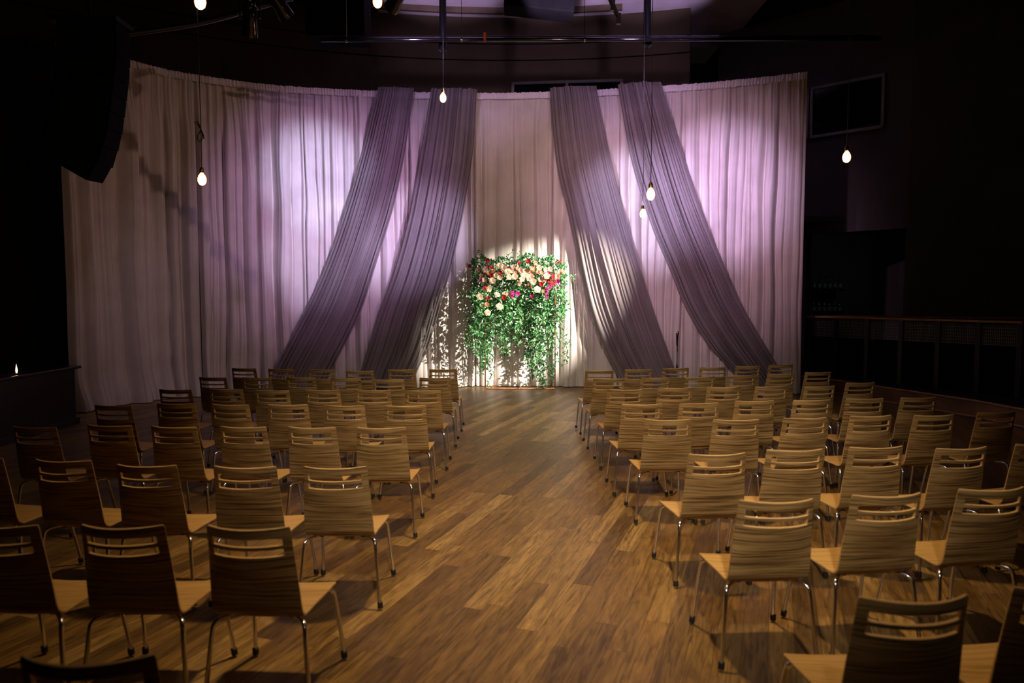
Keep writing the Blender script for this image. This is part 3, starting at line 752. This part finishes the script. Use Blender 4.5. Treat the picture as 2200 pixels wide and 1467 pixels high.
# hanging magenta sprays and rust berries
def blob(b, p, r, mi=0):
    b.lathe([(0.001, -r), (r*0.7, -r*0.7), (r, 0), (r*0.7, r*0.7), (0.001, r)], p, 7, mi)
for (x, y, h) in ((655, 505, 70), (955, 480, 105), (985, 455, 40)):
    b = MB()
    for k in range(int(h*0.5)):
        q = fpx(x+rnd.uniform(-13, 13), y+h*rnd.random(), 13.14+rnd.uniform(-0.03, 0.03)) + O; blob(b, q, rnd.uniform(0.008, 0.014))
    b.build('hanging_spray', M['magenta'], arr, smooth=True)['label'] = 'magenta hanging spray'
for (x, y) in ((800, 460), (830, 315), (1000, 400), (860, 330), (580, 345), (480, 335)):
    b = MB()
    for k in range(16): blob(b, fpx(x+rnd.uniform(-28, 28), y+rnd.uniform(-22, 22), 13.17)+O, 0.010)
    b.build('berry_cluster', M['rust'], arr, smooth=True)['label'] = 'rust coloured berries'
b = MB()
for k in range(14):
    p = fpx(1030+k*3.4, 268-k*2.0, 13.2)+O; leaf(b, p, Vector((1, 0, 0.2))+rv(0.4), Vector((0, -1, 0)), 0.05, 0.012, 0)
b.build('feather_spray', M['red'], arr)['label'] = 'red feathery spray'

# ------------------------------------------------------------------ microphone on its stand
P0 = atY(1455, 712, 10.9); zt = P0.z
root = empty('microphone_stand', (P0.x, P0.y, 0)); tag(root, 'slim straight microphone stand in front of the right swags', 'microphone stand')
b = MB(); b.lathe([(0.001, 0.0), (0.13, 0.0), (0.13, 0.012), (0.03, 0.03), (0.012, 0.035)], n=28); b.build('base', M['blackmetal'], root, smooth=True, angle=40)
tubepart('pole', [(0, 0, 0.03), (0, 0, zt-0.30)], 0.009, M['steel'], root)
b = MB(); b.lathe([(0.009, 0), (0.016, 0.01), (0.016, 0.07), (0.009, 0.08)], (0, 0, 0.62), 12); b.build('clutch', M['blackmetal'], root, smooth=True)
b = MB(); b.lathe([(0.009, 0), (0.015, 0.01), (0.014, 0.03), (0.011, 0.06), (0.015, 0.075), (0.016, 0.10)], (0, 0, zt-0.31), 12); b.build('microphone_clip', M['steel'], root, smooth=True)
mic = empty('microphone', (P0.x, P0.y, zt-0.21)); tag(mic, 'black handheld microphone upright in the clip of the slim stand', 'microphone')
b = MB(); b.lathe([(0.001, 0), (0.013, 0), (0.015, 0.05), (0.019, 0.14), (0.020, 0.155)], n=14); b.build('handle', M['blackmetal'], mic, smooth=True, angle=50)
b = MB(); b.lathe([(0.020, 0.155), (0.027, 0.170), (0.028, 0.185), (0.024, 0.203), (0.013, 0.214), (0.001, 0.217)], n=14); b.build('grille_head', M['steel'], mic, smooth=True)

# ------------------------------------------------------------------ hanging filament bulbs
def pendant(px, py, Y, label, knot=False, s=1.0, ztop=7.5):
    p = atY(px, py, Y); root = empty('pendant_bulb', (p.x, p.y, ztop)); tag(root, label, 'pendant light', 'bare filament bulbs hanging on black cords')
    z = p.z - ztop
    b = MB(); b.lathe([(0.001, -0.062), (0.014, -0.060), (0.031, -0.046), (0.039, -0.022), (0.039, 0.004), (0.030, 0.030), (0.017, 0.048), (0.014, 0.056)], (0, 0, z), 18)
    o = b.build('glass_bulb', M['bulbglass'], root, smooth=True)
    b = MB(); b.lathe([(0.001, -0.045), (0.018, -0.042), (0.028, -0.020), (0.026, 0.006), (0.015, 0.028), (0.006, 0.05)], (0, 0, z), 14); b.build('filament', M['filament'], o, smooth=True)
    b = MB(); b.lathe([(0.0145, 0.050), (0.021, 0.055), (0.021, 0.085), (0.015, 0.098), (0.008, 0.108), (0.004, 0.112)], (0, 0, z), 14); b.build('brass_socket', M['brass'], root, smooth=True, angle=45)
    b = MB(); b.tube([(0, 0, z+0.108), (0.004, 0, z+0.6), (0, 0, z*0.5), (0, 0, 0)], 0.0038, 6); b.build('cord', M['rubber'], root, smooth=True)
    b = MB(); b.lathe([(0.001, 0), (0.05, 0), (0.05, -0.02), (0.01, -0.035)], n=14); b.build('ceiling_cap', M['blackmetal'], root, smooth=True, angle=40)
    if knot:
        k = atY(431, 285, Y) - Vector((p.x, p.y, ztop)); k.x = 0; k.y = 0
        sx = lambda x, y: (k.x+(x-350)/800*120*Y/1553, k.y-0.008, k.z-(y-560)/800*120*Y/1553)
        b = MB(); b.tube(catmull([sx(268,410), sx(325,465), sx(372,560), sx(372,650), sx(345,688), sx(308,650), sx(315,600), sx(350,540), sx(345,470), sx(310,398)], 6), 0.0045, 6)
        b.tube(catmull([sx(330,430), sx(360,520), sx(385,580), sx(402,648)], 6), 0.006, 6); b.build('cord_knot', M['rubber'], root, smooth=True)
    l = bpy.data.lights.new('bulb_light', 'POINT'); l.energy = 3.0; l.color = (1.0, 0.6, 0.3); l.shadow_soft_size = 0.035
    lo = bpy.data.objects.new('bulb_light', l); C.objects.link(lo); lo.parent = root; lo.location = (0, 0, z-0.10)
pendant(434, 384, 7.0, 'low left hanging bulb with a looped knot tied in its cord', True)
pendant(952, 209, 9.0, 'small hanging bulb at the drape header above the inner left swag')
pendant(1398, 416, 7.0, 'larger and higher of the two close hanging bulbs over the right swag')
pendant(1381, 458, 9.6, 'smaller and lower of the two close hanging bulbs over the right swag')
pendant(1819, 336, 7.5, 'rightmost hanging bulb, against the dark wall below the square window')
pendant(430, 1, 5.4, 'hanging bulb cut by the top edge above the left drapes')
pendant(811, 1, 6.4, 'hanging bulb cut by the top edge beside the small stage light')

# ------------------------------------------------------------------ rigging overhead
a, c = atY(690, 86, 11), atY(1475, 85, 11)
root = empty('lighting_pipe', (0, 11, a.z)); tag(root, 'long glossy black lighting pipe hung across above the drapes', 'pipe')
tubepart('pipe', [(a.x, 0, 0), (c.x+2.9, 0, 0)], 0.030, M['blackgloss'], root)
tubepart('upper_pipe', [(a.x+0.1, 0.14, 0.075), (c.x+2.9, 0.14, 0.075)], 0.026, M['blackmetal'], root)
for px in (745, 992, 1256):
    x = atY(px, 85, 11).x; b = MB(); b.tube([(x-0.012, 0, 0), (x+0.012, 0, 0)], 0.040, 12); b.tube([(x, 0, 0.03), (x, 0, 1.96)], 0.004, 6); b.build('hanger_clamp', M['steel'] if px != 1256 else M['steel'], root, smooth=True, angle=40)
x = atY(1042, 85, 11).x
b = MB(); b.lathe([(0.001, -0.05), (0.018, -0.045), (0.022, 0.0), (0.022, 0.07), (0.001, 0.075)], (0, 0, 0), 12); b.tube([(0, 0, -0.075), (0, 0, -0.05)], 0.008, 8)
o = b.build('orange_clamp', M['orange'], None, smooth=True, angle=40); o.location = (x, 10.94, a.z+0.01); tag(o, 'small orange clamp on the black lighting pipe', 'clamp')
def pole(px, py_b, Y, lab, slant):
    p = atY(px, py_b, Y); root = empty('drop_pole', (p.x, p.y, p.z)); tag(root, lab, 'pole')
    tubepart('tube', [(0, 0, 0), (0, 0, 7.5-p.z)], 0.055, M['blackmetal'], root)
    b = MB(); b.lathe([(0.02, -0.06), (0.07, -0.02), (0.07, 0.06), (0.05, 0.1)], n=12); b.build('foot_clamp', M['blackmetal'], root, smooth=True, angle=40)
    tubepart('brace', [(0, 0, 1.4), (slant, 0.05, 7.48-p.z)], 0.03, M['blackmetal'], root)
    b = MB(); b.lathe([(0.058, 0), (0.060, 0.01), (0.058, 0.02)], (0, 0, 1.05), 14); b.build('collar_ring', M['steel'], root, smooth=True)
pole(952, 105, 11.3, 'black drop pole above the bulb over the inner left swag', -0.30)
pole(1390, 95, 11.3, 'black drop pole above the two close bulbs', 0.35)
# curved beam under the pale ceiling
pts = []
for i in range(21):
    px = 770 + (1335-770)*i/20; q = back_pt(px); d = Vector((q.x, q.y)); pts.append((q.x*0.965, q.y*0.965))
z = atY(1060, 22, pts[10][1]).z
b = wall_strip(pts, z-0.055, z+0.055, 0.08, '', None); o = b.build('ceiling_beam', M['beam']); tag(o, 'long brown beam below the pale lilac ceiling', 'beam')
# black boxes up there
def hung_box(px0, px1, py0, py1, Y, name, label, cat, depth=0.4, tilt=0.0):
    a, c = atY(px0, py1, Y), atY(px1, py0, Y); w_, h = (c.x-a.x), (c.z-a.z); m = (a+c)/2
    root = empty(name, m); tag(root, label, cat); root.rotation_euler = (0, tilt, 0)
    b = MB(); b.box((-w_/2, 0, -h/2), (w_/2, depth, h/2)); o = b.build('housing', M['black'], root); bevel(o, 0.02)
    tubepart('hanger', [(0, depth/2, h/2-0.01), (0, depth/2, 7.5-m.z)], 0.02, M['blackmetal'], root)
hung_box(1085, 1238, -50, 18, 12.2, 'ceiling_speaker', 'dark tilted box hung under the lilac ceiling', 'speaker', 0.5, 0.11)
hung_box(655, 781, -60, 76, 12.0, 'ventilation_box', 'big black box hung above the left end of the black pipe', 'ventilation box', 0.6)
# long left pipe
A = [atY(264, 74, 9.0), atY(430, 49, 9.3), atY(560, 14, 9.6), atY(660, -15, 9.8)]
o = MB(); o.tube(catmull([tuple(q) for q in A], 8), 0.035, 10); o = o.build('curved_pipe', M['blackmetal'], None, smooth=True, angle=60); tag(o, 'sloping black pipe at the upper left above the ivory drapes', 'pipe')

def stage_light(px, py, Y, label, aim, s=1.0):
    p = atY(px, py, Y); root = empty('stage_light', p); tag(root, label, 'stage light', 'black stage lights hung from the rigging'); root.scale = (s, s, s)
    R = aim
    M3 = Matrix.Rotation(R[0], 4, 'X') @ Matrix.Rotation(R[1], 4, 'Y')
    b = MB(); b.lathe([(0.001, 0.30), (0.06, 0.29), (0.085, 0.24), (0.09, 0.05), (0.10, 0.0), (0.11, -0.10), (0.105, -0.10), (0.09, 0.0)], n=18)
    b.v = [tuple(M3 @ Vector(v)) for v in b.v]; b.build('lamp_body', M['blackgloss'], root, smooth=True, angle=40)
    b = MB(); b.lathe([(0.001, -0.02), (0.05, -0.03), (0.088, -0.02)], n=18); b.v = [tuple(M3 @ Vector(v)) for v in b.v]; b.build('lens', M['glass'], root, smooth=True)
    b = MB(); b.tube([(-0.125, 0, 0.10), (-0.125, 0, 0.34), (0.125, 0, 0.34), (0.125, 0, 0.10)], 0.012, 6); b.build('yoke', M['blackmetal'], root)
    b = MB(); b.tube([(0, 0, 0.33), (0, 0, 0.42)], 0.02, 8); b.lathe([(0.03, 0.42), (0.04, 0.44), (0.04, 0.49), (0.02, 0.5)], n=10); b.build('clamp', M['steel'], root, smooth=True, angle=40)
    b = MB(); b.tube([(0, 0, 0.49), (0, 0, (7.5-p.z)/s)], 0.012, 6); b.build('hanger', M['blackmetal'], root)
    return root
stage_light(538, 58, 9.2, 'lower black stage light hanging above the left drapes', (0.6, 0.2))
stage_light(606, 20, 9.7, 'upper black stage light hanging beside its lower twin, above the left drapes', (0.9, -0.3))
stage_light(848, 6, 8.0, 'small black stage light beside the bulb at the top edge', (1.2, 0.5), 0.8)

# cable with clamps strung between side light and drapes; it throws the diagonal shadow
LP = Vector((5.0, 4.0, 6.3)); T1 = on_drape(238, 262, 0.08); T2 = on_drape(528, 585, 0.08)
q1, q2 = LP.lerp(T1, 0.40), LP.lerp(T2, 0.40); q0, q3 = q1 + (q1-q2)*0.45, q2 + (q2-q1)*0.05
root = empty('truss_cable', q0); tag(root, 'sloping cable with small clamps high above the seating', 'cable'); O2 = -q0
tubepart('cable', [q0+O2, q3+O2], 0.024, M['blackmetal'], root)
for i in range(10):
    p = q1.lerp(q3, i/9)+O2; b = MB(); b.box(p-Vector((0.022, 0.022, 0.060)), p+Vector((0.022, 0.022, 0.045))); b.build('clamp', M['blackmetal'], root)
tubepart('hanger', [q0+O2, Vector((0, 0, 7.5-q0.z))], 0.01, M['blackmetal'], root)

# ------------------------------------------------------------------ hanging speaker array at the left
pr = [(246,42),(247,82),(245,122),(242,160),(238,198),(233,236),(227,274),(218,312),(205,350),(180,386)]
top = atY(*pr[0], 8.6)
root = empty('speaker_array', (top.x-0.4, 8.6, 7.5)); tag(root, 'curved black line array of speakers hanging at the far left', 'speaker'); O3 = -Vector(root.location)
P = [atY(x, y, 8.6) for x, y in pr]
for i in range(len(P)-1):
    a, c = P[i], P[i+1]; d = (c-a); ang = math.atan2(-d.x, -d.z)*0.85
    mid = (a+c)/2; h = d.length*0.97; w_ = 0.66
    R = Matrix.Translation(mid+O3) @ Matrix.Rotation(ang, 4, 'Y') @ Matrix.Translation((-w_/2, 0, 0)) @ Matrix.Rotation(0.12, 4, 'Z')
    en = MB(); en.box((-w_/2, 0, -h/2), (w_/2, 0.42, h/2), 0, R); o = en.build('speaker_box', M['black'], root); bevel(o, 0.008)
    g = MB(); g.box((-w_/2+0.03, -0.006, -h/2+0.015), (w_/2-0.03, 0.004, h/2-0.015), 0, R); g.build('grille', M['grille'], o)
    g = MB(); g.box((-w_/2+0.06, -0.012, h/2-0.045), (-w_/2+0.16, 0.0, h/2-0.02), 0, R); g.build('handle_plate', M['steel'] if i % 3 == 1 else M['blackmetal'], o)
b = MB(); b.box(P[0]+O3+Vector((-0.8, 0, 0.0)), P[0]+O3+Vector((0.02, 0.42, 0.05))); b.tube([P[0]+O3+Vector((-0.4, 0.2, 0.04)), Vector((0, 0.2, 0))], 0.02, 8); b.build('rigging_frame', M['blackmetal'], root)

# ------------------------------------------------------------------ dark counter at the left with a candle
root = empty('bar_counter', (-6.45, 8.0, 0)); tag(root, 'dark wooden counter at the far left edge, in front of the drapes', 'counter')
b = MB(); b.box((-0.45, -3.0, 0.0), (0.46, 1.86, 0.76)); bevel(b.build('body', M['counter'], root), 0.01)
b = MB(); b.box((-0.50, -3.05, 0.76), (0.52, 1.92, 0.80)); bevel(b.build('counter_top', M['counter'], root), 0.01)
b = MB(); b.box((-0.46, -3.01, 0.0), (0.49, 1.89, 0.09)); bevel(b.build('plinth', M['counter'], root), 0.005)
p = atY(36, 806, 8.75)
root = empty('candle', (p.x, 8.75, 0.80)); tag(root, 'small burning candle on the dark counter', 'candle')
b = MB(); b.lathe([(0.001, 0), (0.022, 0), (0.024, 0.004), (0.024, 0.02), (0.0215, 0.02), (0.0215, 0.012), (0.001, 0.012)], n=16); b.build('holder', M['glass'], root, smooth=True, angle=40)
b = MB(); b.lathe([(0.001, 0.012), (0.020, 0.012), (0.020, 0.018), (0.001, 0.018)], n=16); b.build('wax', M['wax'], root)
b = MB(); b.lathe([(0.001, 0.018), (0.008, 0.03), (0.011, 0.045), (0.008, 0.075), (0.003, 0.10), (0.0005, 0.125)], n=12); b.build('flame', M['flame'], root, smooth=True)

# ------------------------------------------------------------------ guard rails on the side platform
Z = 1.36; P0, PA, PB = Vector((5.48, 13.4, 0)), Vector((8.68, 12.27, 0)), Vector((7.33, 10.35, 0))
def guard(Pa, Pb, label, mesh_):
    root = empty('guard_rail', Pa + Vector((0, 0, 0.25))); tag(root, label, 'railing', 'guard rails on the side platform')
    t = (Pb-Pa); L = t.length; root.rotation_euler = (0, 0, math.atan2(t.y, t.x)); h = Z-0.25
    b = MB(); b.box((0, -0.035, h-0.035), (L, 0.035, h)); bevel(b.build('handrail', M['rail'], root), 0.008)
    if mesh_:
        n = 6
        for i in range(n+1):
            x = L*i/n; x = min(max(x, 0.035), L-0.035); b = MB(); b.box((x-0.035, -0.03, 0), (x+0.035, 0.03, h-0.035)); b.build('post', M['blackmetal'], root)
        for i in range(n):
            xa, xb = L*i/n+0.035, L*(i+1)/n-0.035; b = MB(); k = xa
            while k < xb: b.box((k-0.002, -0.003, 0.74), (k+0.002, 0.003, h-0.06)); k += 0.025
            k = 0.75
            while k < h-0.06: b.box((xa, -0.003, k-0.002), (xb, 0.003, k+0.002)); k += 0.05
            b.build('wire_panel', M['meshwire'], root)
            b = MB(); b.box((xa, -0.012, 0.0), (xb, 0.012, 0.74)); b.build('solid_panel', M['black'], root)
    else:
        for i in range(5):
            x = 0.05+(L-0.1)*i/4; b = MB(); b.box((x-0.02, -0.02, 0), (x+0.02, 0.02, h-0.035)); b.build('post', M['blackmetal'], root)
guard(P0, PB, 'nearer brown-capped guard rail with wire mesh panels, right of the drapes', True)
guard(P0+Vector((0.1, 0.05, 0)), PA, 'farther thin brown-capped guard rail against the dark right wall', False)
# bottle shelves in the doorway
for k, (py, lab) in enumerate(((622, 'upper dark bottle shelf seen through the doorway'), (672, 'lower dark bottle shelf seen through the doorway'))):
    zc = atY(1770, py, 16.6).z
    root = empty('bottle_shelf', (6.9, 16.75, zc)); tag(root, lab, 'shelf')
    b = MB(); b.box((-0.75, -0.15, -0.03), (0.75, 0.3, 0)); b.build('board', M['black'], root)
    for x in (-0.55, 0.55):
        b = MB(); b.box((x-0.015, -0.12, -0.2), (x+0.015, 0.3, -0.03)); b.build('bracket', M['blackmetal'], root)
    pb_ = empty('bottle', (0, 0, 0)); b = MB(); b.lathe([(0.001, 0), (0.038, 0), (0.04, 0.01), (0.04, 0.17), (0.03, 0.20), (0.014, 0.23), (0.014, 0.29), (0.017, 0.295), (0.017, 0.31), (0.001, 0.312)], n=12)
    me = b.build('glass_body', M['bottle'], pb_, smooth=True, angle=50)
    b = MB(); b.lathe([(0.0405, 0.05), (0.0412, 0.055), (0.0412, 0.13), (0.0405, 0.135)], n=12); b.build('bottle_label', M['frame'], pb_)
    for i in range(12):
        o = pb_ if i == 0 else copy_tree(pb_)
        o.location = (6.9-0.66+i*0.12, 16.70, zc)
        tag(o, 'dark bottle in the row on the %s shelf through the doorway' % ('upper' if k == 0 else 'lower'), 'bottle', 'bottles on the %s shelf' % ('upper' if k == 0 else 'lower'))
